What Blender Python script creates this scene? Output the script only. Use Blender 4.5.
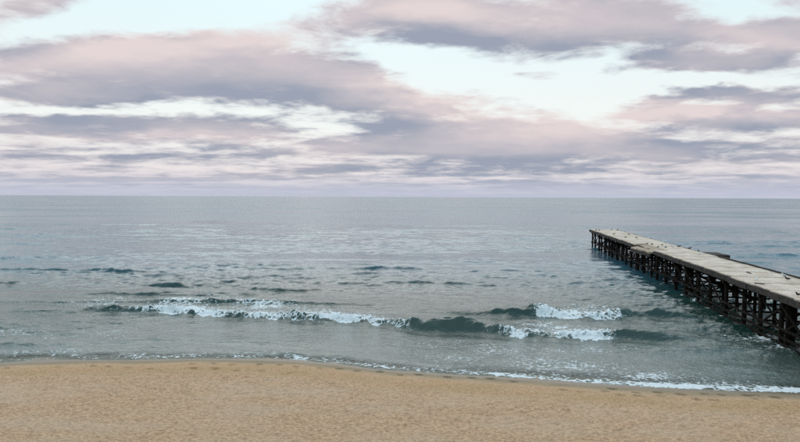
import bpy, bmesh, math, random
import numpy as np
from mathutils import Matrix, Vector

for o in list(bpy.data.objects):
    bpy.data.objects.remove(o)
random.seed(7)
RNG = np.random.default_rng(11)
scene = bpy.context.scene
COL = scene.collection
R = math.radians

# ------------------------------------------------------------------ camera
CAM_H = 12.0
FOCAL = 571.0                       # focal length in photograph pixels (800 wide)
PITCH, ROLL = 2.43, 0.25
cam_d = bpy.data.cameras.new('camera')
cam_d.sensor_width = 36.0
cam_d.lens = FOCAL / 800.0 * 36.0
cam_d.clip_start = 0.1
cam_d.clip_end = 90000.0
cam = bpy.data.objects.new('camera', cam_d)
COL.objects.link(cam)
CAM_ROT = Matrix.Rotation(R(90 - PITCH), 3, 'X') @ Matrix.Rotation(R(ROLL), 3, 'Z')
cam.matrix_world = Matrix.Translation((0, 0, CAM_H)) @ CAM_ROT.to_4x4()
scene.camera = cam


def at(px, py, z=0.0):
    """world point of height z that is surveyed from a spot of the photograph"""
    d = CAM_ROT @ Vector(((px - 400) / FOCAL, (221 - py) / FOCAL, -1.0))
    k = (z - CAM_H) / d.z
    return Vector((d.x * k, d.y * k, z))


# ------------------------------------------------------------------ exposure
vs = scene.view_settings
vs.view_transform = 'Standard'
vs.look = 'None'
vs.exposure = 0.44
vs.gamma = 1.0
vs.use_curve_mapping = False
scene.cycles.use_denoising = False
scene.cycles.max_bounces = 8
scene.cycles.transparent_max_bounces = 8
scene.cycles.sample_clamp_indirect = 6.0

# ------------------------------------------------------------------ sun
SUN_EL, SUN_AZ = 47.0, -6.0        # azimuth clockwise from the way the camera looks
sun_d = bpy.data.lights.new('sun', 'SUN')
sun_d.energy = 0.70
sun_d.angle = R(66)
sun_d.color = (1.0, 0.93, 0.88)
sun = bpy.data.objects.new('sun', sun_d)
COL.objects.link(sun)
sd = Vector((math.sin(R(SUN_AZ)) * math.cos(R(SUN_EL)), math.cos(R(SUN_AZ)) * math.cos(R(SUN_EL)), math.sin(R(SUN_EL))))
sun.rotation_euler = sd.to_track_quat('Z', 'Y').to_euler()
sun.location = (-6, 60, 60)


# ------------------------------------------------------------------ node helpers
class NT:
    def __init__(self, tree):
        self.t = tree

    def n(self, kind, **kw):
        nd = self.t.nodes.new(kind)
        for k, v in kw.items():
            setattr(nd, k, v)
        return nd

    def put(self, sock, v):
        if isinstance(v, bpy.types.NodeSocket):
            self.t.links.new(v, sock)
        elif v is not None:
            sock.default_value = v

    def m(self, op, a, b=None, c=None, clamp=False):
        nd = self.n('ShaderNodeMath', operation=op, use_clamp=clamp)
        for i, v in enumerate((a, b, c)):
            if v is not None:
                self.put(nd.inputs[i], v)
        return nd.outputs[0]

    def v(self, op, a, b=None, out=0):
        nd = self.n('ShaderNodeVectorMath', operation=op)
        self.put(nd.inputs[0], a)
        if b is not None:
            self.put(nd.inputs[1], b)
        return nd.outputs[out]

    def xyz(self, x, y, z=0.0):
        nd = self.n('ShaderNodeCombineXYZ')
        for i, q in enumerate((x, y, z)):
            self.put(nd.inputs[i], q)
        return nd.outputs[0]

    def sep(self, v):
        nd = self.n('ShaderNodeSeparateXYZ')
        self.put(nd.inputs[0], v)
        return nd.outputs

    def noise(self, vec, scale, detail=4.0, rough=0.5, dist=0.0, lac=2.0, col=False):
        nd = self.n('ShaderNodeTexNoise')
        self.put(nd.inputs['Vector'], vec)
        nd.inputs['Scale'].default_value = scale
        nd.inputs['Detail'].default_value = detail
        nd.inputs['Roughness'].default_value = rough
        nd.inputs['Lacunarity'].default_value = lac
        nd.inputs['Distortion'].default_value = dist
        return nd.outputs['Color' if col else 'Fac']

    def step(self, x, lo, hi, a=0.0, b=1.0, kind='SMOOTHSTEP'):
        nd = self.n('ShaderNodeMapRange', interpolation_type=kind)
        self.put(nd.inputs['Value'], x)
        for k, q in (('From Min', lo), ('From Max', hi), ('To Min', a), ('To Max', b)):
            self.put(nd.inputs[k], q)
        return nd.outputs['Result']

    def mix(self, f, a, b, blend='MIX'):
        nd = self.n('ShaderNodeMix', data_type='RGBA', blend_type=blend)
        self.put(nd.inputs[0], f)
        for s, q in ((nd.inputs[6], a), (nd.inputs[7], b)):
            self.put(s, (*q, 1.0) if isinstance(q, tuple) and len(q) == 3 else q)
        return nd.outputs[2]

    def attr(self, name):
        return self.n('ShaderNodeAttribute', attribute_name=name).outputs['Fac']


# ------------------------------------------------------------------ world: clear sky behind a broken cloud deck
world = bpy.data.worlds.new('World')
scene.world = world
world.use_nodes = True
wt = world.node_tree
wt.nodes.clear()
W = NT(wt)

# clouds, as (azimuth, elevation) tangents of their middles and half sizes
# from photograph measurements: x, y, half width, half height, weight
CLOUDS = [
    (185, 66, 165, 30, 1.25), (320, 82, 80, 22, 0.9), (395, 101, 62, 16, 1.2), (60, 70, 75, 22, 0.5),
    (520, 22, 150, 26, 1.1), (640, 30, 90, 22, 0.7), (370, 10, 80, 13, 1.0), (440, 22, 70, 20, 0.8),
    (705, 64, 85, 10, 1.4), (775, 36, 60, 16, 1.0), (745, 95, 75, 9, 1.5), (725, 119, 115, 10, 1.6),
    (120, 129, 165, 11, 1.3), (55, 96, 110, 12, 1.2), (30, 10, 50, 14, 0.9),
    (470, 128, 95, 13, 1.15), (610, 144, 220, 13, 1.15), (525, 77, 42, 7, 0.85), (655, 101, 26, 5, 1.2),
    (800, 60, 60, 14, 0.6), (270, 150, 300, 7, 0.35),
]
HOLES = [
    (735, 12, 45, 11, 0.7), (640, 82, 60, 9, 0.5),
    (400, 53, 62, 11, 1.0), (600, 63, 24, 8, 0.6), (450, 70, 40, 10, 0.6), (275, 12, 60, 15, 0.7), (170, 18, 60, 13, 0.6), (470, 78, 60, 12, 0.6), (690, 82, 40, 6, 0.6), (15, 45, 40, 14, 0.5),
    (520, 94, 100, 14, 0.7), (110, 20, 70, 20, 0.8), (240, 14, 45, 14, 0.7), (180, 109, 90, 6, 0.6),
    (320, 128, 40, 8, 0.6), (600, 92, 70, 12, 0.35), (700, 138, 60, 4, 0.4), (50, 115, 70, 4, 0.5),
]
YH = 197.0


def cloud_group():
    g = bpy.data.node_groups.new('cloud_density', 'ShaderNodeTree')
    g.interface.new_socket('Vector', in_out='INPUT', socket_type='NodeSocketVector')
    g.interface.new_socket('Density', in_out='OUTPUT', socket_type='NodeSocketFloat')
    G = NT(g)
    gi = G.n('NodeGroupInput')
    go = G.n('NodeGroupOutput')
    x, y, z = G.sep(gi.outputs[0])
    zc = G.m('ADD', G.m('MAXIMUM', z, 0.0), 0.045)
    plane = G.xyz(G.m('DIVIDE', G.m('MULTIPLY', x, 0.6), zc), G.m('DIVIDE', y, zc), 3.7)
    big = G.noise(plane, 0.42, 3.0, 0.55, 0.4)
    # tangents, only meaningful ahead; the noise deck alone carries on round the sky
    ys = G.m('MAXIMUM', y, 0.05)
    a = G.m('DIVIDE', x, ys)
    e = G.m('DIVIDE', z, ys)
    wob = G.noise(G.xyz(G.m('MULTIPLY', a, 5.0), G.m('MULTIPLY', e, 16.0), 1.3), 1.0, 4.0, 0.62, col=True)
    wob = G.v('SUBTRACT', wob, (0.5, 0.5, 0.5))
    wob = G.v('MULTIPLY', wob, (0.26, 0.06, 0.0))
    ae = G.v('ADD', G.xyz(a, e, 0.0), wob)
    total = None
    for sgn, lst in ((1, CLOUDS), (-1, HOLES)):
        for (px, py, rx, ry, w) in lst:
            c = ((px - 400) / FOCAL, (YH - py) / FOCAL, 0.0)
            q = G.v('MULTIPLY', G.v('SUBTRACT', ae, c), (FOCAL / rx / 1.35, FOCAL / ry / 1.35, 0.0))
            q = G.v('LENGTH', q, out=1)
            q = G.step(q, 0.15, 1.25, sgn * w, 0.0)
            total = q if total is None else G.m('ADD', total, q)
    front = G.step(y, 0.35, 0.6)
    total = G.m('MULTIPLY', total, front)
    # how much the free noise decides: all of it low over the horizon and out of the front
    d = G.m('MULTIPLY', G.m('SUBTRACT', big, 0.5), G.step(z, 0.03, 0.12, 2.0, 1.2))
    d = G.m('ADD', d, G.m('MULTIPLY', total, 0.52))
    low = G.step(z, 0.015, 0.13, 0.32, -0.03)
    d = G.m('ADD', d, low)
    d = G.m('ADD', d, G.step(z, 0.36, 0.60, 0.0, -0.40))
    # out of the front: an even, half closed deck
    d = G.m('ADD', d, G.m('MULTIPLY', G.m('SUBTRACT', 1.0, front), 0.06))
    g.links.new(d, go.inputs[0])
    return g


CG = cloud_group()


def cloud_at(vec):
    nd = W.n('ShaderNodeGroup')
    nd.node_tree = CG
    W.put(nd.inputs[0], vec)
    return nd.outputs[0]


tc = W.n('ShaderNodeTexCoord')
D = W.v('NORMALIZE', tc.outputs['Generated'])
dx, dy, dz = W.sep(D)
sky = W.n('ShaderNodeTexSky', sky_type='NISHITA')
sky.sun_disc = False
sky.sun_elevation = R(SUN_EL)
sky.sun_rotation = R(SUN_AZ)
sky.altitude = 12
sky.air_density = 1.0
sky.dust_density = 2.5
sky.ozone_density = 1.0
BG = 0.1                                             # background strength
zc_ = W.m('ADD', W.m('MAXIMUM', dz, 0.0), 0.12)
plane_ = W.xyz(W.m('DIVIDE', W.m('MULTIPLY', dx, 0.9), zc_), W.m('DIVIDE', dy, zc_), 3.7)
fine = W.m('SUBTRACT', W.noise(plane_, 3.3, 8.0, 0.62, 0.25), 0.5)
ds = cloud_at(D)
d0 = W.m('ADD', ds, W.m('MULTIPLY', fine, W.step(dz, 0.02, 0.13, 1.3, 1.8)))
d1 = cloud_at(W.v('NORMALIZE', W.v('ADD', D, (-0.010, 0.0, 0.045))))
cover = W.step(d0, -0.14, 0.50)
slope = W.m('ADD', W.m('SUBTRACT', ds, d1), W.m('MULTIPLY', fine, -0.55))                       # positive on the sunward top edges
lit = W.m('ADD', W.m('MULTIPLY', slope, 0.75), W.step(d0, 0.05, 0.65, 0.55, 0.08))
lit = W.step(lit, -0.14, 0.88, 0.0, 1.0, 'LINEAR')
k = 1.0 / BG
shade_c = tuple(q * k for q in (0.246, 0.274, 0.340))
lit_c = tuple(q * k for q in (0.575, 0.500, 0.500))
lit = W.m('MULTIPLY', lit, W.step(dz, 0.02, 0.13, 0.62, 1.0))
ccol = W.mix(lit, shade_c, lit_c)
# high thin veil between the clouds: whitens the clear sky
veil_c = W.mix(W.step(dz, 0.06, 0.42), W.mix(W.step(dz, 0.02, 0.14), tuple(q * k for q in (0.60, 0.56, 0.58)), tuple(q * k for q in (0.67, 0.69, 0.665))), tuple(q * k for q in (0.53, 0.69, 0.72)))
veil_c = W.mix(W.step(dz, 0.34, 0.75), veil_c, tuple(q * k for q in (0.42, 0.66, 0.78)))
clear = W.mix(W.step(dz, 0.15, 0.9, 0.93, 0.70), sky.outputs[0], veil_c)
colr = W.mix(cover, clear, ccol)
# thick air low over the horizon
hz = W.step(dz, 0.0, 0.048, 0.9, 0.0)
colr = W.mix(hz, colr, tuple(q * k for q in (0.385, 0.410, 0.495)))
bg = W.n('ShaderNodeBackground')
W.put(bg.inputs['Color'], colr)
bg.inputs['Strength'].default_value = BG
out = W.n('ShaderNodeOutputWorld')
wt.links.new(bg.outputs[0], out.inputs['Surface'])


# ------------------------------------------------------------------ numpy noise
TAB = RNG.random((256, 256))


def vnoise(x, y):
    xi = np.floor(x).astype(np.int64)
    yi = np.floor(y).astype(np.int64)
    fx = x - xi
    fy = y - yi
    fx = fx * fx * (3 - 2 * fx)
    fy = fy * fy * (3 - 2 * fy)
    x0, x1, y0, y1 = xi & 255, (xi + 1) & 255, yi & 255, (yi + 1) & 255
    return ((TAB[x0, y0] * (1 - fx) + TAB[x1, y0] * fx) * (1 - fy)
            + (TAB[x0, y1] * (1 - fx) + TAB[x1, y1] * fx) * fy) * 2 - 1


def fbm(x, y, octs=4, gain=0.5):
    s = 0.0
    a = 1.0
    for i in range(octs):
        s = s + a * vnoise(x * 2 ** i + 17.3 * i, y * 2 ** i + 9.1 * i)
        a *= gain
    return s


def sstep(x, lo, hi):
    t = np.clip((x - lo) / (hi - lo), 0, 1)
    return t * t * (3 - 2 * t)


def grid_mesh(name, X, Y, Z, attrs):
    ny, nx = X.shape
    me = bpy.data.meshes.new(name)
    co = np.stack([X, Y, Z], -1).reshape(-1, 3).astype(np.float32)
    i = np.arange((ny - 1) * nx).reshape(ny - 1, nx)[:, :-1].ravel()
    q = np.stack([i, i + 1, i + nx + 1, i + nx], -1).astype(np.int32)
    me.vertices.add(len(co))
    me.vertices.foreach_set('co', co.ravel())
    me.loops.add(q.size)
    me.loops.foreach_set('vertex_index', q.ravel())
    me.polygons.add(len(q))
    me.polygons.foreach_set('loop_start', np.arange(0, q.size, 4, dtype=np.int32))
    me.polygons.foreach_set('use_smooth', np.ones(len(q), dtype=bool))
    me.update(calc_edges=True)
    for k_, arr in attrs.items():
        at_ = me.attributes.new(k_, 'FLOAT', 'POINT')
        at_.data.foreach_set('value', arr.astype(np.float32).ravel())
    return me


def link(name, me, mat=None, parent=None, kind=None, label=None, cat=None, group=None):
    o = bpy.data.objects.new(name, me)
    COL.objects.link(o)
    if mat is not None and me is not None and not me.materials:
        me.materials.append(mat)
    if parent is not None:
        o.parent = parent
    for k_, v_ in (('kind', kind), ('label', label), ('category', cat), ('group', group)):
        if v_:
            o[k_] = v_
    return o


def material(name):
    mt = bpy.data.materials.new(name)
    mt.use_nodes = True
    mt.node_tree.nodes.clear()
    T = NT(mt.node_tree)
    T.out = T.n('ShaderNodeOutputMaterial')
    T.bsdf = T.n('ShaderNodeBsdfPrincipled')
    T.t.links.new(T.bsdf.outputs[0], T.out.inputs['Surface'])
    T.pos = T.n('ShaderNodeNewGeometry').outputs['Position']
    T.obj = T.n('ShaderNodeTexCoord').outputs['Object']
    return mt, T


def bump(T, h, strength, dist, normal=None):
    b = T.n('ShaderNodeBump')
    b.inputs['Strength'].default_value = strength
    b.inputs['Distance'].default_value = dist
    T.put(b.inputs['Height'], h)
    if normal is not None:
        T.put(b.inputs['Normal'], normal)
    return b.outputs[0]


# ------------------------------------------------------------------ shoreline and beach
SHORE_PX = [(-150, 366), (-60, 364), (0, 362.5), (75, 359.8), (150, 359), (206, 358), (260, 358.8), (300, 360.5), (340, 364), (375, 368.5),
            (450, 374), (525, 378.5), (580, 383), (644, 387), (708, 390), (800, 393), (900, 396)]
sp = [at(*p) for p in SHORE_PX]
SX = np.array([p.x for p in sp])
SY = np.array([p.y for p in sp])


def shore_y(x):
    y = np.interp(x, SX, SY)
    y = y + np.where(x < SX[0], (x - SX[0]) * 0.05, 0) + np.where(x > SX[-1], (SX[-1] - x) * 0.06, 0)
    return y


def beach_base(x, y):
    s = shore_y(x) - y                       # landward distance
    up = 0.052 * s
    up = np.where(s > 6, 0.312 + 0.30 * (1 - np.exp(-(s - 6) / 14.0)), up)
    dn = -3.2 * (1 - np.exp(s / 45.0))
    return np.where(s > 0, up, dn), s


def beach_relief(x, y, s):
    dry = sstep(s, 1.6, 4.5)
    h = 0.012 * fbm(x * 0.5, y * 0.9, 3) * sstep(s, 0.3, 3)
    h = h + dry * (0.036 * fbm(x * 3.1 + 4, y * 3.6, 3, 0.65) - 0.035 * np.clip(fbm(x * 1.5 + 40, y * 1.9 + 7, 2) - 0.25, 0, 1))
    # swash berm: a low scarp of coarse sand
    b = 3.0 + 0.5 * fbm(x * 0.12, x * 0 + 3.3, 3)
    h = h + 0.035 * np.exp(-((s - b) / 0.45) ** 2)
    return h


# footprints: trails along the wet sand
PRINTS = []
def trail(pts, step_, jit, dep):
    for (a, b) in zip(pts[:-1], pts[1:]):
        A, B = at(*a), at(*b)
        n_ = max(1, int((B - A).length / step_))
        for i in range(n_):
            p = A.lerp(B, (i + random.uniform(-0.15, 0.15)) / n_)
            side = 0.12 if i % 2 else -0.12
            PRINTS.append((p.x + random.uniform(-jit, jit), p.y + side + random.uniform(-jit, jit) * 0.6, dep * random.uniform(0.7, 1.2), random.uniform(0.8, 1.2)))
trail([(196, 365.0), (260, 366.2), (320, 369), (400, 375.5), (470, 379), (540, 384.5)], 1.25, 0.28, 0.11)
trail([(20, 368), (60, 369), (110, 369), (160, 371), (240, 372), (330, 376)], 1.7, 0.5, 0.085)
trail([(600, 391), (680, 394), (740, 397), (800, 398)], 1.0, 0.4, 0.11)
trail([(560, 392), (640, 398), (720, 401), (800, 404)], 1.5, 0.3, 0.08)
for i in range(90):
    px = random.uniform(-20, 820)
    q = at(px, random.uniform(380, 440) if px < 420 else random.uniform(400, 441))
    PRINTS.append((q.x, q.y, random.uniform(0.02, 0.05), random.uniform(0.8, 1.2)))


def build_beach():
    ys = np.concatenate([-np.geomspace(400, 6, 24), np.linspace(-5, 24, 90), np.arange(24.15, 43.5, 0.068), np.geomspace(43.8, 30000, 60)])
    xd = np.arange(-46, 46, 0.082)
    xs = np.concatenate([-np.geomspace(30000, 47, 50), xd, np.geomspace(47, 30000, 50)])
    X, Y = np.meshgrid(xs, ys)
    Z, S = beach_base(X, Y)
    near = (np.abs(X) < 60) & (Y < 46) & (Y > -30)
    Z[near] += beach_relief(X[near], Y[near], S[near])
    wetpit = np.zeros_like(Z)
    for (fx, fy, dp, sc) in PRINTS:
        j0, j1 = np.searchsorted(ys, [fy - 0.9, fy + 0.9])
        i0, i1 = np.searchsorted(xs, [fx - 1.0, fx + 1.0])
        xx, yy = X[j0:j1, i0:i1] - fx, Y[j0:j1, i0:i1] - fy
        r = np.sqrt((xx / (0.27 * sc)) ** 2 + ((yy + 0.2 * xx) / (0.17 * sc)) ** 2)
        Z[j0:j1, i0:i1] += -dp * np.exp(-r ** 4) + 0.35 * dp * np.exp(-((r - 1.45) / 0.35) ** 2)
        wetpit[j0:j1, i0:i1] = np.maximum(wetpit[j0:j1, i0:i1], np.exp(-r ** 3) * min(1, max(0, (dp - 0.045) / 0.06)))
    return grid_mesh('beach', X, Y, Z, {'land': S, 'pit': wetpit})


mt_sand, T = material('sand')
land = T.attr('land')
xyv = T.v('MULTIPLY', T.pos, (1, 1, 0.3))
wobble = T.noise(T.v('MULTIPLY', T.pos, (0.35, 0.9, 0)), 1.0, 4.0, 0.6)
lw = T.m('ADD', land, T.m('MULTIPLY', T.m('SUBTRACT', wobble, 0.5), 1.6))
grain = T.noise(xyv, 26.0, 3.0, 0.7)
tuft = T.noise(T.v('MULTIPLY', T.pos, (1.0, 1.5, 0.3)), 5.5, 6.0, 0.74)
patch = T.noise(T.v('MULTIPLY', T.pos, (0.16, 0.4, 0)), 1.0, 4.0, 0.6)
dryc = T.mix(T.step(tuft, 0.34, 0.66), (0.31, 0.153, 0.075), (0.735, 0.442, 0.268))
dryc = T.mix(T.step(patch, 0.4, 0.7, 0.0, 0.45), dryc, (0.58, 0.42, 0.295))
dryc = T.mix(T.step(grain, 0.35, 0.7, 0.0, 0.35), dryc, (0.70, 0.54, 0.36))
# coarse ochre shingle band above the swash line
grav = T.m('MULTIPLY', T.step(lw, 1.4, 2.3), T.step(lw, 3.4, 5.2, 1.0, 0.0))
shell = T.noise(xyv, 9.0, 4.0, 0.75)
grc = T.mix(T.step(shell, 0.38, 0.6), (0.36, 0.185, 0.075), (0.60, 0.37, 0.19))
grav = T.m('MULTIPLY', grav, T.step(patch, 0.30, 0.62, 0.15, 0.95))
c = T.mix(T.m('MULTIPLY', grav, 0.85), dryc, grc)
damp = T.mix(T.step(tuft, 0.3, 0.7, 0, 1), (0.40, 0.265, 0.155), (0.48, 0.335, 0.205))
c = T.mix(T.step(lw, 1.1, 2.0), damp, c)
wetf = T.step(T.m('ADD', land, T.m('MULTIPLY', T.m('SUBTRACT', wobble, 0.5), 1.0)), 0.3, 1.8, 1.0, 0.0)
c = T.mix(wetf, c, (0.20, 0.140, 0.085))
c = T.mix(T.m('MULTIPLY', T.attr('pit'), T.step(tuft, 0.35, 0.65, 0.25, 0.85)), c, (0.15, 0.075, 0.038))
T.put(T.bsdf.inputs['Base Color'], c)
T.put(T.bsdf.inputs['Roughness'], T.step(land, 0.1, 1.2, 0.22, 0.9))
T.bsdf.inputs['Specular IOR Level'].default_value = 0.35
hsum = T.m('ADD', T.m('MULTIPLY', tuft, 1.0), T.m('MULTIPLY', grain, 0.35))
drym = T.step(land, 0.6, 2.2, 0.08, 1.0)
T.put(T.bsdf.inputs['Normal'], bump(T, T.m('MULTIPLY', hsum, drym), 0.9, 0.075))
beach = link('beach', build_beach(), mt_sand, kind='structure', label='wide tan sandy beach with footprints along the waterline', cat='beach')

# ------------------------------------------------------------------ sea
# swell lines: photograph points along the foot of the crest, height per point, front and back width in metres
def L(pts, hs, front, back, foam=None):
    foam = foam or [0] * len(hs)
    if hs[0] == 0:
        pts, hs, foam = [(pts[0][0] - 50, pts[0][1] - 1)] + pts, [0, 0.14] + hs[1:], [0] + foam
    if hs[-1] == 0:
        pts, hs, foam = pts + [(pts[-1][0] + 50, pts[-1][1] + 1)], hs[:-1] + [0.14, 0], foam + [0]
    return dict(p=[at(*q) for q in pts], h=hs, f=front, b=back, foam=foam)

CRESTS = [
    # the main breaker, left
    L([(20, 313), (75, 313), (90, 311), (135, 312), (165, 312), (200, 315), (250, 318), (300, 320), (345, 322), (400, 327), (420, 330)],
      [0, .25, .60, .45, .5, .58, .48, .52, .44, .4, 0], .55, 2.0, [0, .1, .15, .35, 1, 1, 1, 1, 1, .9, 0]),
    # the main breaker, right of the gap
    L([(385, 325), (405, 328), (430, 331), (470, 332), (497, 334), (520, 337), (560, 339), (600, 339), (625, 339), (660, 342), (700, 344), (730, 346)],
      [0, .55, .9, 1.0, .85, .46, .36, .36, .7, .6, .3, 0], .62, 2.1, [0, 0, 0, 0, .3, 1, 1, 1, .15, 0, 0, 0]),
    # the wave behind it
    L([(425, 314), (450, 315), (480, 316), (505, 316), (530, 316), (548, 316), (575, 318), (610, 318), (628, 317), (660, 318), (690, 320), (720, 322)],
      [0, .35, .45, .7, 1.0, .6, .36, .34, .7, .7, .5, 0], .62, 2.3, [0, 0, 0, 0, .05, 1, 1, 1, .2, 0, 0, 0]),
    L([(235, 290), (255, 291), (275, 293), (300, 292), (325, 291)], [0, .5, .72, .5, 0], .7, 2.4),
    L([(135, 286), (155, 286), (185, 287), (215, 288)], [0, .5, .5, 0], .6, 2.4),
    L([(-60, 271), (0, 271), (45, 271.5), (85, 272), (120, 274), (150, 273), (190, 275)], [.4, .5, .55, .66, .66, .5, 0], .7, 3.0),
    L([(-60, 284), (-10, 284), (6, 284), (20, 283)], [.5, .6, .5, 0], .8, 2.5),
    L([(300, 269), (340, 270), (380, 269.5), (410, 270), (430, 271)], [0, .5, .62, .6, 0], .7, 3.0),
    L([(380, 283), (400, 283), (450, 285), (510, 286)], [0, .5, .5, 0], .7, 2.8),
    L([(470, 272), (520, 272), (590, 273)], [0, .55, 0], .7, 3.0),
    L([(530, 286), (570, 287), (620, 287)], [0, .3, 0], .8, 2.8),
    L([(0, 257), (60, 258), (130, 258)], [0, .35, 0], .9, 3.0),
    L([(-40, 354), (0, 354), (60, 352), (130, 349), (190, 350), (260, 354), (330, 358), (390, 363), (440, 368)], [.1, .14, .1, .13, .14, .13, .13, .12, 0], .45, 1.0, [.0] * 9),
    L([(-30, 345), (30, 346), (90, 344), (150, 340), (220, 343), (290, 346)], [.1, .15, .12, .15, .12, 0], .5, 1.2),
    L([(655, 356), (700, 352), (740, 352), (790, 356), (840, 358)], [0, .2, .25, .2, .1], .6, 1.4),
]

for c_ in CRESTS[3:12]:
    c_['h'] = [q * 0.68 for q in c_['h']]
    c_['f'] *= 0.62
    c_['b'] *= 0.8
# lesser swells further out, scattered along the shore
rc = random.Random(17)
for _ in range(64):
    y_ = math.exp(rc.uniform(math.log(62), math.log(300)))
    x_ = rc.uniform(-0.95, 0.95) * y_
    hl = rc.uniform(9, 26) * (y_ / 90) ** 0.5
    h_ = rc.uniform(0.14, 0.36)
    sl = rc.uniform(-0.06, 0.03)
    ks = (-1.0, -0.55, -0.1, 0.3, 0.65, 1.0)
    CRESTS.append(dict(p=[Vector((x_ + hl * k_, y_ + sl * hl * k_ + rc.uniform(-.4, .4), 0)) for k_ in ks],
                       h=[0, h_ * rc.uniform(.3, .7), h_ * rc.uniform(.7, 1), h_, h_ * rc.uniform(.3, .8), 0],
                       f=max(0.45, 0.55 * (y_ / 90)), b=rc.uniform(2.2, 3.6) * max(1, (y_ / 110)), foam=[0] * 6))


def foam_patch(X, Y, pts):
    f = np.zeros_like(X)
    for (px, py, rx, ry, w) in pts:
        c_ = at(px, py)
        r_ = at(px + rx, py)
        u_ = at(px, py - ry)
        ex, ey = abs(r_.x - c_.x), abs(u_.y - c_.y)
        f = np.maximum(f, w * np.exp(-((X - c_.x) / ex) ** 2 - ((Y - c_.y) / ey) ** 2))
    return f


FOAM_PX = [(110, 303, 60, 6, .42), (190, 302, 50, 6, .5), (250, 308, 60, 7, .55), (330, 314, 50, 6, .55), (160, 309, 60, 4, .45),
           (540, 326, 55, 6, .45), (580, 308, 40, 5, .4), (500, 352, 80, 14, .33), (560, 366, 90, 12, .38), (460, 345, 60, 8, .30),
           (640, 377, 70, 9, .52), (690, 384, 80, 6, .5), (760, 389, 70, 4, .7), (600, 376, 70, 7, .5), (40, 354, 70, 5, .42), (150, 355, 60, 3, .36),
           (760, 338, 40, 6, .40), (90, 335, 90, 8, .26), (620, 350, 70, 6, .3), (780, 350, 50, 5, .3), (20, 330, 60, 6, .25)]


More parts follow.
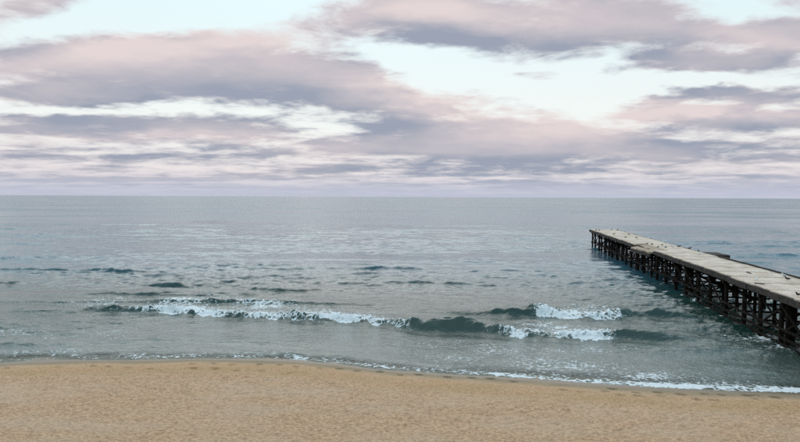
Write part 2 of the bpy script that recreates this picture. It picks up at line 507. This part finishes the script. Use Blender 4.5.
def build_sea():
    ys = [22.0]
    while ys[-1] < 240:
        y = ys[-1]
        ys.append(y + (0.25 if y < 29 else max(0.075, 0.075 * (y / 48.0) ** 1.55)))
    ys = np.array(ys)
    ys = np.concatenate([ys, np.geomspace(ys[-1] * 1.006, 60000, 170)])
    s = np.linspace(-1, 1, 760)
    s = np.concatenate([-np.geomspace(14, 1.03, 22), s, np.geomspace(1.03, 14, 22)])
    Yg, Sg = np.meshgrid(ys, s, indexing='ij')
    X = Sg * (0.80 * Yg + 5.0)
    Y = Yg.copy()
    dys = np.gradient(ys)[:, None] + 0 * X
    base, land = beach_base(X, Y)
    off = -land                                              # metres seaward of the shoreline
    calm = sstep(off, -0.5, 14)
    # wind sea: many small trains, each only where the sheet is fine enough to carry it
    H = np.zeros_like(X)
    rr = np.random.default_rng(5)
    far = sstep(Y, 60, 160)
    for lam, n_, amp, spread in ((14, 6, .050, .25), (7.5, 8, .044, .32), (4.2, 9, .032, .4), (2.3, 9, .020, .55), (1.25, 8, .011, .9), (0.7, 7, .006, 1.0)):
        for i in range(n_):
            l = lam * rr.uniform(.78, 1.25)
            th = rr.normal(0.1, spread)
            kx, ky = math.sin(th) * 2 * math.pi / l, math.cos(th) * 2 * math.pi / l
            cut = sstep(l / dys, 3.0, 6.0)
            arg = kx * X + ky * Y + rr.uniform(0, 6.28) + 0.6 * math.sin(i)
            w = np.sin(arg)
            H += amp * cut * (w + 0.3 * w * w - 0.15)
    chop = sstep(off, 0.3, 4) * (1 - 0.75 * sstep(off, 28, 70))
    H += 0.105 * chop * fbm(X * 0.5, Y * 1.5, 4, 0.6)
    gust = 0.65 + 0.6 * fbm(X * 0.025, Y * 0.06, 3)
    H *= 0.82 * gust * (0.55 + 0.45 * calm) * sstep(off, -1.0, 1.6)
    # patchy swell rolling in
    wob = 3.5 * fbm(X * 0.03, Y * 0.018, 3)
    for lam, a_, seed in ((11.0, .17, 0.0), (17.0, .16, 31.0)):
        ph = 2 * np.pi * (Y + wob + 0.05 * X + seed) / lam
        c_ = np.clip(np.cos(ph), 0, 1) ** 3
        mask = sstep(fbm(X * 0.022 + seed, Y * 0.05, 3), 0.05, 0.8)
        H += a_ * c_ * mask * sstep(off, 8, 30) * sstep(lam / dys, 3, 6)
    foam = np.zeros_like(X)
    X_, Y_, H_, foam_ = X, Y, H, foam
    for cr in CRESTS:
        px = np.array([p.x for p in cr['p']])
        py = np.array([p.y for p in cr['p']])
        ra, rb_ = np.searchsorted(ys, [py.min() - 9, py.max() + 18])
        X, Y, H, foam = X_[ra:rb_], Y_[ra:rb_], H_[ra:rb_], foam_[ra:rb_]
        yc = np.interp(X, px, py) + 0.28 * fbm(X * 0.35, X * 0 + py[0], 3)
        hh = np.interp(X, px, cr['h'], left=0 if cr['h'][0] < .05 else cr['h'][0], right=0 if cr['h'][-1] < .05 else cr['h'][-1])
        ff = np.interp(X, px, cr['foam'])
        ff = ff * np.clip(0.86 + 0.4 * fbm(X * 0.3, X * 0 + 5 + py[0], 3), 0.4, 1.0)
        hh = hh * (1 + 0.28 * fbm(X * 0.6, X * 0 + 2 * py[0], 4))
        f_, b_ = cr['f'], cr['b']
        t = Y - (yc + f_ * 1.1)
        lump = 1 + ff * 0.45 * fbm(X * 1.7, Y * 1.4, 4, 0.65)
        prof = np.where(t < 0, np.exp(-(np.abs(t) / f_) ** 2.2), 0.82 * np.exp(-(t / b_) ** 2) + 0.18 * np.exp(-(t / (0.35 * b_)) ** 2))
        trough = -0.16 * np.exp(-((t + 2.6 * f_) / (1.1 * f_)) ** 2)
        H += hh * (prof * (lump + 0.16 * fbm(X * 0.9, Y * 2.2, 3)) + trough)
        H += ff * hh * 0.16 * fbm(X * 3.1, Y * 3.1, 3, 0.7) * np.exp(-(t / 1.2) ** 2)
        # white water: on the tumbling front and trailing off the back
        edge = 0.35 * fbm(X * 0.9, X * 0 + 7 + py[0], 3)
        fr = sstep(t, -1.75 * f_ + edge, -1.1 * f_ + edge) * (1 - sstep(t, 0.3 + 1.4 * edge, 2.4 + 2.6 * edge))
        foam[:] = np.maximum(foam, ff * fr * (0.84 + 0.22 * fbm(X * 1.3, Y * 1.3, 3)))
        foam[:] = np.maximum(foam, 0.5 * ff * (1 - sstep(t, 1.5, 6.5)) * sstep(t, -1.0, 0.2))
    X, Y, H, foam = X_, Y_, H_, foam_
    foam = np.maximum(foam, foam_patch(X, Y, FOAM_PX) * (0.85 + 0.5 * fbm(X * 0.4, Y * 0.5, 3)))
    # swash edge
    edge_on = 0.5 + 0.5 * sstep(X, 2, 14)
    sw = np.exp(-((off - 0.55) / 0.7) ** 2) * edge_on * (0.85 + 0.35 * fbm(X * 0.5, Y * 0.5, 3))
    foam = np.maximum(foam, sw)
    # wash round the legs of the pier
    for i in range(3, 12):
        for lx in (0.38, 3.0, 5.66):
            q = (Vector((26.54, 24.0, 0)) + Matrix.Rotation(-math.atan(0.167), 3, 'Z') @ Vector((lx, i * 3.93 + 1.2, 0))) * 1.033
            foam = np.maximum(foam, 0.62 * np.exp(-((X - q.x + 0.15) / 0.75) ** 2 - ((Y - q.y + 0.2) / 0.7) ** 2))
    H += 0.02 * foam * fbm(X * 4, Y * 4, 2) * (Y < 120)
    Z = H + 0.0
    # the run up: the sheet lies on the sand a little past the mean line
    depth = Z - base
    return grid_mesh('sea', X, Y, Z, {'foam': np.clip(foam, 0, 1), 'depth': np.clip(depth, -1, 4), 'off': np.clip(off, -5, 400)})


mt_sea, T = material('sea_water')
foam_a, depth_a, off_a = T.attr('foam'), T.attr('depth'), T.attr('off')
P2 = T.v('MULTIPLY', T.pos, (1, 1, 0))
# small ripples, longer along the shore
r1 = T.noise(T.v('MULTIPLY', P2, (0.55, 1.0, 0)), 1.1, 3.0, 0.55, 0.3)
r2 = T.noise(T.v('MULTIPLY', P2, (0.6, 1.0, 0)), 4.2, 4.0, 0.6, 0.4)
r3 = T.noise(T.v('MULTIPLY', P2, (0.35, 1.0, 0)), 0.16, 3.0, 0.5, 0.2)
gust = T.noise(T.v('MULTIPLY', P2, (0.012, 0.018, 0)), 1.0, 9.0, 0.72)
hr = T.m('ADD', T.m('MULTIPLY', r1, 0.11), T.m('MULTIPLY', r2, T.step(off_a, 15, 40, 0.09, 0.03)))
hr = T.m('ADD', hr, T.m('MULTIPLY', T.m('MULTIPLY', r3, 0.35), T.step(off_a, 60, 250)))
hr = T.m('MULTIPLY', hr, T.step(gust, 0.32, 0.68, 0.35, 1.3))
streak = T.noise(T.v('MULTIPLY', P2, (0.8, 1.0, 0)), 0.011, 6.0, 0.78, 0.4)
calmk = T.m('MULTIPLY', T.step(streak, 0.36, 0.64, 0.35, 1.5), T.step(off_a, 30, 500, 0.30, 0.12))
jit = T.noise(T.v('MULTIPLY', P2, (0.6, 1.0, 0)), 0.9, 3.0, 0.6, col=True)
jit = T.v('MULTIPLY', T.v('SUBTRACT', jit, (0.5, 0.5, 0.5)), (0.7, 1.0, 0.0))
jn = T.n('ShaderNodeVectorMath', operation='SCALE')
T.put(jn.inputs[0], jit)
T.put(jn.inputs['Scale'], calmk)
nrm = T.v('NORMALIZE', T.v('ADD', bump(T, hr, 1.0, 1.0), jn.outputs[0]))
deep, shal = (0.038, 0.105, 0.145), (0.085, 0.110, 0.095)
body = T.mix(T.step(off_a, 2.0, 18.0), shal, (0.013, 0.042, 0.032))
body = T.mix(T.step(off_a, 24.0, 70.0), body, deep)
body = T.mix(T.step(off_a, 150.0, 1500.0), body, (0.045, 0.095, 0.140))
T.put(T.bsdf.inputs['Base Color'], body)
ROUGH_NODE = T.m('MULTIPLY', T.step(off_a, 25, 450, 0.08, 0.27), T.step(T.noise(T.v('MULTIPLY', P2, (0.35, 1.0, 0)), 0.012, 8.0, 0.8, 0.3), 0.38, 0.62, 0.5, 1.5))
T.put(T.bsdf.inputs['Roughness'], ROUGH_NODE)
T.bsdf.inputs['IOR'].default_value = 1.52
T.bsdf.inputs['Specular IOR Level'].default_value = 0.5
T.put(T.bsdf.inputs['Normal'], nrm)
# foam lace
vo = T.n('ShaderNodeTexVoronoi', feature='DISTANCE_TO_EDGE')
wv = T.noise(P2, 1.3, 3.0, 0.6, col=True)
T.put(vo.inputs['Vector'], T.v('ADD', T.v('MULTIPLY', P2, (0.7, 1.0, 0)), T.v('MULTIPLY', wv, (0.9, 0.9, 0))))
vo.inputs['Scale'].default_value = 2.4
lace = T.step(vo.outputs['Distance'], 0.0, 0.22, 1.0, 0.0, 'LINEAR')
fn = T.noise(P2, 2.8, 5.0, 0.66)
pat = T.m('ADD', T.m('MULTIPLY', lace, 0.36), T.m('MULTIPLY', T.m('ADD', fn, T.m('MULTIPLY', T.m('SUBTRACT', fn, 0.5), 0.5)), 0.82))
# attribute 0 -> nothing passes, 1 -> everything does
thr = T.m('SUBTRACT', 0.95, T.m('MULTIPLY', foam_a, 0.78))
ff = T.step(T.m('SUBTRACT', pat, thr), -0.09, 0.20)
ff = T.m('MULTIPLY', ff, T.step(foam_a, 0.02, 0.15))
foam_b = T.n('ShaderNodeBsdfPrincipled')
T.put(foam_b.inputs['Base Color'], T.mix(fn, (0.78, 0.81, 0.82), (0.93, 0.94, 0.95)))
foam_b.inputs['Roughness'].default_value = 0.75
foam_b.inputs['Specular IOR Level'].default_value = 0.2
T.put(foam_b.inputs['Normal'], bump(T, fn, 0.9, 0.16))
mx = T.n('ShaderNodeMixShader')
T.put(mx.inputs[0], T.m('MULTIPLY', ff, 0.94))
T.t.links.new(T.bsdf.outputs[0], mx.inputs[1])
T.t.links.new(foam_b.outputs[0], mx.inputs[2])
tr = T.n('ShaderNodeBsdfTransparent')
tr.inputs[0].default_value = (0.86, 0.93, 0.90, 1)
mx2 = T.n('ShaderNodeMixShader')
clarity = T.step(depth_a, 0.0, 0.20, 0.25, 1.0)
T.put(mx2.inputs[0], T.m('MAXIMUM', clarity, T.m('MULTIPLY', ff, 0.9)))
T.t.links.new(tr.outputs[0], mx2.inputs[1])
T.t.links.new(mx.outputs[0], mx2.inputs[2])
T.t.links.new(mx2.outputs[0], T.out.inputs['Surface'])
sea = link('sea', build_sea(), mt_sea, kind='structure', label='grey green sea with small breakers rolling onto the sand', cat='sea')

# ------------------------------------------------------------------ pier
DECK = 4.5
PIER_A = math.atan(0.167)
PIER_W = 6.05
PS = 1.033
P0 = Vector((26.54, 24.0, 0)) * PS
BAY, NB = 3.93, 29

mt_pile, T = material('tarred_timber')
gn = T.noise(T.v('MULTIPLY', T.obj, (5, 5, 1.2)), 2.0, 5.0, 0.65)
c = T.mix(T.step(gn, 0.35, 0.7), (0.005, 0.004, 0.0035), (0.024, 0.017, 0.012))
T.put(T.bsdf.inputs['Base Color'], c)
T.bsdf.inputs['Roughness'].default_value = 0.9
T.bsdf.inputs['Specular IOR Level'].default_value = 0.12
T.put(T.bsdf.inputs['Normal'], bump(T, gn, 0.6, 0.05))

mt_edge, T = material('weathered_edge_beam')
gn = T.noise(T.pos, 2.4, 6.0, 0.7)
c = T.mix(T.step(gn, 0.35, 0.68), (0.014, 0.011, 0.009), (0.060, 0.047, 0.037))
T.put(T.bsdf.inputs['Base Color'], c)
T.bsdf.inputs['Roughness'].default_value = 0.9
T.put(T.bsdf.inputs['Normal'], bump(T, gn, 0.8, 0.08))


def deck_mat(name, a, b, grime):
    mt, T = material(name)
    big = T.noise(T.pos, 0.45, 5.0, 0.6)
    fine = T.noise(T.pos, 5.5, 5.0, 0.7)
    spot = T.noise(T.pos, 1.9, 3.0, 0.5)
    c = T.mix(T.step(big, 0.35, 0.68), a, b)
    c = T.mix(T.step(fine, 0.4, 0.68, 0, 0.75), c, grime)
    c = T.mix(T.step(spot, 0.60, 0.70, 0, 0.6), c, (0.16, 0.115, 0.08))
    c = T.mix(T.step(T.noise(T.pos, 2.7, 2.0, 0.5), 0.68, 0.74, 0, 0.7), c, (0.80, 0.78, 0.74))
    T.put(T.bsdf.inputs['Base Color'], c)
    T.bsdf.inputs['Roughness'].default_value = 0.92
    T.put(T.bsdf.inputs['Normal'], bump(T, T.m('ADD', fine, spot), 0.7, 0.06))
    return mt


mt_deck = deck_mat('concrete_deck', (0.56, 0.44, 0.35), (0.78, 0.66, 0.56), (0.50, 0.36, 0.26))
mt_sag = deck_mat('brown_broken_concrete', (0.40, 0.29, 0.21), (0.52, 0.40, 0.31), (0.28, 0.20, 0.14))

pier = link('pier', None, label='derelict pier of dark timber piles under a pale concrete deck', cat='pier')
pier.location = (P0.x, P0.y, -0.25)
pier.scale = (PS, PS, 1)
pier.rotation_euler = (0, 0, -PIER_A)


def bar_mesh(name, length, w, h, seed=0, rough=0.012, bevel=0.02):
    """a beam along +Z from 0 to length with slightly uneven worn edges"""
    rd = random.Random(seed)
    bm = bmesh.new()
    rings = []
    for j in range(4):
        z = length * j / 3
        rings.append([bm.verts.new((sx * w / 2 + rd.uniform(-rough, rough), sy * h / 2 + rd.uniform(-rough, rough), z)) for sx, sy in ((-1, -1), (1, -1), (1, 1), (-1, 1))])
    for j in range(3):
        for i in range(4):
            bm.faces.new((rings[j][i], rings[j][(i + 1) % 4], rings[j + 1][(i + 1) % 4], rings[j + 1][i]))
    bm.faces.new(rings[0][::-1])
    bm.faces.new(rings[-1])
    me = bpy.data.meshes.new(name)
    bm.to_mesh(me)
    bm.free()
    return me


def pile_mesh(name, length, r, seed):
    rd = random.Random(seed)
    bm = bmesh.new()
    rings = []
    n_ = 10
    for j in range(6):
        z = length * j / 5
        rr_ = r * (1.0 + 0.10 * (1 - j / 5)) * rd.uniform(0.94, 1.06)
        ox, oy = rd.uniform(-.02, .02), rd.uniform(-.02, .02)
        rings.append([bm.verts.new((ox + rr_ * math.cos(6.2832 * i / n_), oy + rr_ * math.sin(6.2832 * i / n_), z)) for i in range(n_)])
    for j in range(5):
        for i in range(n_):
            f = bm.faces.new((rings[j][i], rings[j][(i + 1) % n_], rings[j + 1][(i + 1) % n_], rings[j + 1][i]))
            f.smooth = True
    bm.faces.new(rings[0][::-1])
    bm.faces.new(rings[-1])
    me = bpy.data.meshes.new(name)
    bm.to_mesh(me)
    bm.free()
    return me


def place_bar(name, me, a, b, mat, parent=pier, roll=0.0):
    """lay a unit-length bar mesh from a to b (pier coordinates)"""
    a, b = Vector(a), Vector(b)
    o = link(name, me, mat, parent)
    d = b - a
    zq = d.to_track_quat('Z', 'Y')
    o.location = a
    o.rotation_mode = 'QUATERNION'
    o.rotation_quaternion = zq
    o.scale = (1, 1, d.length)
    return o


PILES = [pile_mesh('pile', 9.6, 0.165 + 0.012 * i, 30 + i) for i in range(4)]
THIN = [pile_mesh('pile', 9.6, 0.135 + 0.01 * i, 40 + i) for i in range(4)]
BRACES = [bar_mesh('cross_brace', 1.0, 0.11, 0.15, 50 + i) for i in range(3)]
WALES = [bar_mesh('waler', 1.0, 0.13, 0.17, 60 + i) for i in range(3)]
CAPS = [bar_mesh('pile_cap', 1.0, 0.36, 0.40, 70 + i) for i in range(2)]
STRS = [bar_mesh('stringer', 1.0, 0.26, 0.30, 80 + i) for i in range(2)]
EDGES = [bar_mesh('edge_beam', 1.0, 0.24, 0.52, 90 + i, 0.03) for i in range(4)]
KERBS = [bar_mesh('kerb', 1.0, 0.16, 0.16, 95 + i, 0.02) for i in range(3)]

rp = random.Random(3)
XP = (0.38, 3.0, 5.66)
tops, foots = {}, {}
for i in range(NB):
    t = i * BAY + 1.2
    for j, x in enumerate(XP):
        ang = rp.uniform(0, 6.28)
        lean = rp.uniform(0, 0.018)
        o = link('pile', (PILES if j == 0 else THIN)[rp.randrange(4)], mt_pile, pier)
        x_, t_ = x + rp.uniform(-.08, .08), t + rp.uniform(-.10, .10)
        lx, lt = lean * math.cos(ang), lean * math.sin(ang)
        o.location = (x_ - lx * 8, t_ - lt * 8, -6.0)
        o.rotation_euler = (-lt, lx, rp.uniform(0, 6))
    if i in (4, 5, 11, 17, 22):                    # doubled bents
        for x in (0.36, 1.2):
            o = link('pile', PILES[rp.randrange(4)], mt_pile, pier)
            o.location = (x + 0.02, t + 0.55, -6.0)
            o.rotation_euler = (rp.uniform(-.015, .015), rp.uniform(-.015, .015), 1.0)
    place_bar('pile_cap', CAPS[i % 2], (0.02, t, 3.77), (PIER_W - 0.02, t, 3.77), mt_pile)
    # across the pier
    for s in (-0.23, 0.23):
        if rp.random() < 0.66:
            a, b = (0.3, 5.7) if s < 0 else (5.7, 0.3)
            place_bar('cross_brace', BRACES[rp.randrange(3)], (a, t + s, 0.9 + rp.uniform(-.2, .2)), (b, t + s, 3.5 + rp.uniform(-.1, .05)), mt_pile)
    place_bar('waler', WALES[i % 3], (0.05, t + 0.31, 1.45), (6.0, t + 0.31, 1.45 + rp.uniform(-.06, .06)), mt_pile)
for i in range(NB - 1):
    t0, t1 = i * BAY + 1.2, (i + 1) * BAY + 1.2
    for x in (0.75, 2.55, 3.5, 5.3):
        place_bar('stringer', STRS[i % 2], (x, t0 + 0.004, 4.115), (x, t1 - 0.004, 4.115), mt_pile)
    for x in (0.12, 5.92):
        up = (i % 2 == 0) ^ (x == 5.92)
        if rp.random() < 0.92:
            za, zb = (1.3, 3.45) if up else (3.45, 1.3)
            place_bar('cross_brace', BRACES[rp.randrange(3)], (x, t0 + rp.uniform(-.1, .15), za + rp.uniform(-.15, .1)), (x, t1 + rp.uniform(-.15, .1), zb + rp.uniform(-.15, .1)), mt_pile)
        if rp.random() < 0.85 and x < 1:
            za, zb = (3.45, 1.4) if up else (1.4, 3.45)
            place_bar('cross_brace', BRACES[rp.randrange(3)], (x + 0.16, t0 + rp.uniform(-.1, .3), za), (x + 0.16, t1 + rp.uniform(-.3, .1), zb), mt_pile)
    for x, zs in ((0.10, (1.62,)), (5.95, (1.62,))):
        for z in zs + ((0.95, 0.42) if i < 11 and x < 1 else ()):
            if rp.random() < 0.93:
                place_bar('waler', WALES[rp.randrange(3)], (x, t0 + 0.01, z + rp.uniform(-.05, .05)), (x, t1 - 0.01, z + rp.uniform(-.05, .05)), mt_pile)

# deck: one slab a bay, cast on the stringers, edges broken
def slab_mesh(x0, x1, y0, y1, zt, zb, seed, tilt=0.0, rag=0.07, nx=7, ny=5, rough=0.02):
    rd = random.Random(seed)
    bm = bmesh.new()
    T_, B_ = {}, {}
    for i in range(nx + 1):
        for j in range(ny + 1):
            u, v_ = i / nx, j / ny
            x = x0 + (x1 - x0) * u
            y = y0 + (y1 - y0) * v_
            if i in (0, nx):
                x += rd.uniform(-rag, rag)
            z = zt + rd.uniform(-rough, rough) + tilt * (1 - u)
            T_[i, j] = bm.verts.new((x, y, z))
            B_[i, j] = bm.verts.new((x, y, zb + tilt * (1 - u)))
    for i in range(nx):
        for j in range(ny):
            f = bm.faces.new((T_[i, j], T_[i + 1, j], T_[i + 1, j + 1], T_[i, j + 1]))
            f.smooth = True
            bm.faces.new((B_[i, j], B_[i, j + 1], B_[i + 1, j + 1], B_[i + 1, j]))
    for i in range(nx):
        bm.faces.new((T_[i, 0], B_[i, 0], B_[i + 1, 0], T_[i + 1, 0]))
        bm.faces.new((T_[i + 1, ny], B_[i + 1, ny], B_[i, ny], T_[i, ny]))
    for j in range(ny):
        bm.faces.new((T_[0, j + 1], B_[0, j + 1], B_[0, j], T_[0, j]))
        bm.faces.new((T_[nx, j], B_[nx, j], B_[nx, j + 1], T_[nx, j + 1]))
    me = bpy.data.meshes.new('deck_slab')
    bm.to_mesh(me)
    bm.free()
    return me


SAG = (15, 16, 17)
rs = random.Random(21)
for i in range(NB):
    y0 = i * BAY - 0.75 + 0.006
    y1 = y0 + BAY - 0.012
    dz = rs.uniform(-.025, .025)
    left = 0.0 + (0.28 if 8 <= i <= 14 else 0.0) + rs.uniform(-.05, .05)
    if i in SAG:
        link('deck_slab', slab_mesh(2.05, PIER_W + rs.uniform(-.05, .1), y0, y1, DECK + dz, DECK - 0.232, 100 + i), mt_deck, pier)
        o = link('sagging_slab', slab_mesh(-0.35, 2.03, y0, y1, DECK - 0.01, DECK - 0.22, 200 + i, tilt=-0.30 - 0.13 * (i - 15), rag=0.10), mt_sag, pier)
        zt_ = 4.02 - 0.13 * (i - 15)
        place_bar('edge_beam', EDGES[i % 4], (-0.30, y0, zt_ - 0.22), (-0.30, y1, zt_ - 0.26), mt_edge)
        o['label'] = 'brown broken slab sagging off the deck edge'
    else:
        link('deck_slab', slab_mesh(left, PIER_W + rs.uniform(-.06, .06), y0, y1, DECK + dz, DECK - 0.232, 100 + i), mt_deck, pier)
        place_bar('edge_beam', EDGES[i % 4], (left - 0.06, y0, 4.16), (left - 0.06, y1, 4.16 + rs.uniform(-.03, .03)), mt_edge)
    place_bar('edge_beam', EDGES[(i + 1) % 4], (PIER_W + 0.15, y0, 4.22), (PIER_W + 0.15, y1, 4.22), mt_edge)
    if i < 13 and rs.random() < 0.9:
        place_bar('kerb', KERBS[i % 3], (PIER_W - 0.12, y0, DECK + 0.09), (PIER_W - 0.12, y1, DECK + 0.09), mt_edge)
# landing stage on the far side
land_s = link('landing_slab', slab_mesh(PIER_W + 0.30, PIER_W + 2.3, 53.5, 58.0, DECK - 0.06, DECK - 0.30, 77, rag=0.12), mt_edge, pier)
place_bar('edge_beam', EDGES[0], (PIER_W + 0.3, 53.36, 4.18), (PIER_W + 2.35, 53.36, 4.18), mt_edge)
for y in (54.2, 57.4):
    o = link('pile', PILES[1], mt_pile, pier)
    o.location = (PIER_W + 2.0, y, -5.36)

# ------------------------------------------------------------------ birds on the deck
TOP = DECK - 0.25
def bird_mat(name, a, b):
    mt, T = material(name)
    n_ = T.noise(T.obj, 14.0, 3.0, 0.6)
    T.put(T.bsdf.inputs['Base Color'], T.mix(n_, a, b))
    T.bsdf.inputs['Roughness'].default_value = 0.7
    return mt


mt_white = bird_mat('white_plumage', (0.74, 0.74, 0.74), (0.84, 0.84, 0.83))
mt_grey = bird_mat('grey_plumage', (0.30, 0.32, 0.35), (0.40, 0.42, 0.45))
mt_dark = bird_mat('dark_plumage', (0.012, 0.012, 0.014), (0.035, 0.033, 0.035))
mt_leg = bird_mat('bird_leg', (0.45, 0.20, 0.08), (0.5, 0.25, 0.1))


def loft(name, secs, n_=10):
    """closed body through elliptical sections (centre, half width, half height, pitch)"""
    bm = bmesh.new()
    rings = []
    for (cx, cz, w, h, p) in secs:
        ring = []
        for i in range(n_):
            a = 6.2832 * i / n_
            oy, oz = w * math.cos(a), h * math.sin(a)
            ring.append(bm.verts.new((cx - oz * math.sin(p), oy, cz + oz * math.cos(p))))
        rings.append(ring)
    for A, B in zip(rings[:-1], rings[1:]):
        for i in range(n_):
            f = bm.faces.new((A[i], A[(i + 1) % n_], B[(i + 1) % n_], B[i]))
            f.smooth = True
    bm.faces.new(rings[0][::-1])
    bm.faces.new(rings[-1])
    me = bpy.data.meshes.new(name)
    bm.to_mesh(me)
    bm.free()
    return me


BODY = loft('body', [(-.30, .165, .02, .008, 0), (-.22, .18, .045, .02, 0), (-.12, .20, .085, .07, .1), (0, .215, .105, .095, .2), (.10, .245, .09, .09, .5),
                     (.155, .30, .055, .06, 1.0), (.18, .355, .045, .05, .9), (.215, .385, .045, .045, .3), (.255, .385, .03, .03, 0), (.285, .378, .010, .012, 0), (.335, .368, .004, .005, 0)])
WING = loft('wing', [(-.34, 0, .004, .006, 0), (-.24, .01, .012, .025, 0), (-.08, .02, .02, .06, 0), (.04, .025, .022, .065, 0), (.10, .02, .008, .03, 0)], 8)
LEGM = loft('leg', [(0, 0, .008, .008, 0), (.07, -.005, .007, .007, 0), (.135, 0, .008, .008, 0)], 6)


def bird(p, face, dark, scale, label, group):
    r_ = link('bird', None, label=label, cat='bird', group=group)
    r_.location = p
    r_.rotation_euler = (0, 0, face)
    r_.scale = (scale,) * 3
    link('body', BODY_D if dark else BODY_W, None, r_)
    for s in (-1, 1):
        w_ = link('wing', WING_D if dark else WING_W, None, r_)
        w_.location = (0, s * 0.095, .215)
        l_ = link('leg', LEGM, mt_leg, r_)
        l_.location = (0.0, s * 0.04, 0.0)
        l_.rotation_euler = (0, -math.pi / 2, 0)
    return r_


def with_mat(me, m):
    q = me.copy()
    q.materials.clear()
    q.materials.append(m)
    return q


BODY_D, BODY_W = with_mat(BODY, mt_dark), with_mat(BODY, mt_white)
WING_D, WING_W = with_mat(WING, mt_dark), with_mat(WING, mt_grey)
DARK = [(596, 230), (599, 230.4), (611.5, 229.8), (617.5, 230), (614, 234), (625.5, 237.4), (636.5, 238), (629, 234.5), (647, 244), (652, 244.8), (658, 247.3),
        (665.8, 247.5), (662, 245.2), (679, 247), (700, 251.2), (697.5, 249), (787, 280), (798, 296)]
WHITE = [(665, 246.6), (671, 246), (673.5, 247.4), (699, 254.6), (757, 280), (784, 276.5)]
rb = random.Random(5)


def bird_label(px, dark):
    if dark:
        if px < 620:
            return 'dark bird standing at the seaward end of the pier deck'
        if px < 640:
            return 'dark bird on the deck between the pier end and the sagging slab'
        if px < 690:
            return 'dark bird in the flock gathered beside the brown sagging slab'
        if px < 720:
            return 'dark bird standing next to the dark side landing of the pier'
        return 'dark bird standing beyond the loose planks by the deck edge' if px > 790 else 'dark bird on bare deck beside a white gull'
    if px < 690:
        return 'white gull among the dark birds beside the sagging slab'
    if px < 720:
        return 'lone white gull standing near the side landing'
    return 'white gull standing close to a loose dark plank' if px < 770 else 'white gull by the far kerb next to a dark bird'


for lst, dark in ((DARK, True), (WHITE, False)):
    for (px, py) in lst:
        p = at(px, py + 0.6, TOP + 0.02)
        # keep them standing on the slabs
        q = Matrix.Rotation(PIER_A, 3, 'Z') @ (p - P0)
        q.x = min(max(q.x, 0.35), PIER_W * PS - 0.3)
        q.y = min(q.y, NB * BAY * PS - 1.3)
        p = (Matrix.Rotation(-PIER_A, 3, 'Z') @ q) + P0
        p.z = TOP
        bird(p, rb.uniform(0, 6.28), dark, rb.uniform(0.8, 1.05),
             bird_label(px, dark),
             'dark birds on the pier' if dark else 'white gulls on the pier')

# ------------------------------------------------------------------ loose timber on the deck
def plank(px0, py0, px1, py1, label):
    a, b = at(px0, py0, TOP + 0.06), at(px1, py1, TOP + 0.06)
    me = bar_mesh('loose_plank', (b - a).length, 0.14, 0.08, int(px0), 0.015)
    o = link('loose_plank', me, mt_pile, label=label, cat='plank', group='loose timber on the pier')
    o.location = a
    o.rotation_mode = 'QUATERNION'
    o.rotation_quaternion = (b - a).to_track_quat('Z', 'Y')


plank(754.5, 283, 764.5, 284, 'short dark plank lying by the deck edge above the piles')
plank(747, 272, 751, 273.5, 'small dark plank lying in the middle of the pier deck')
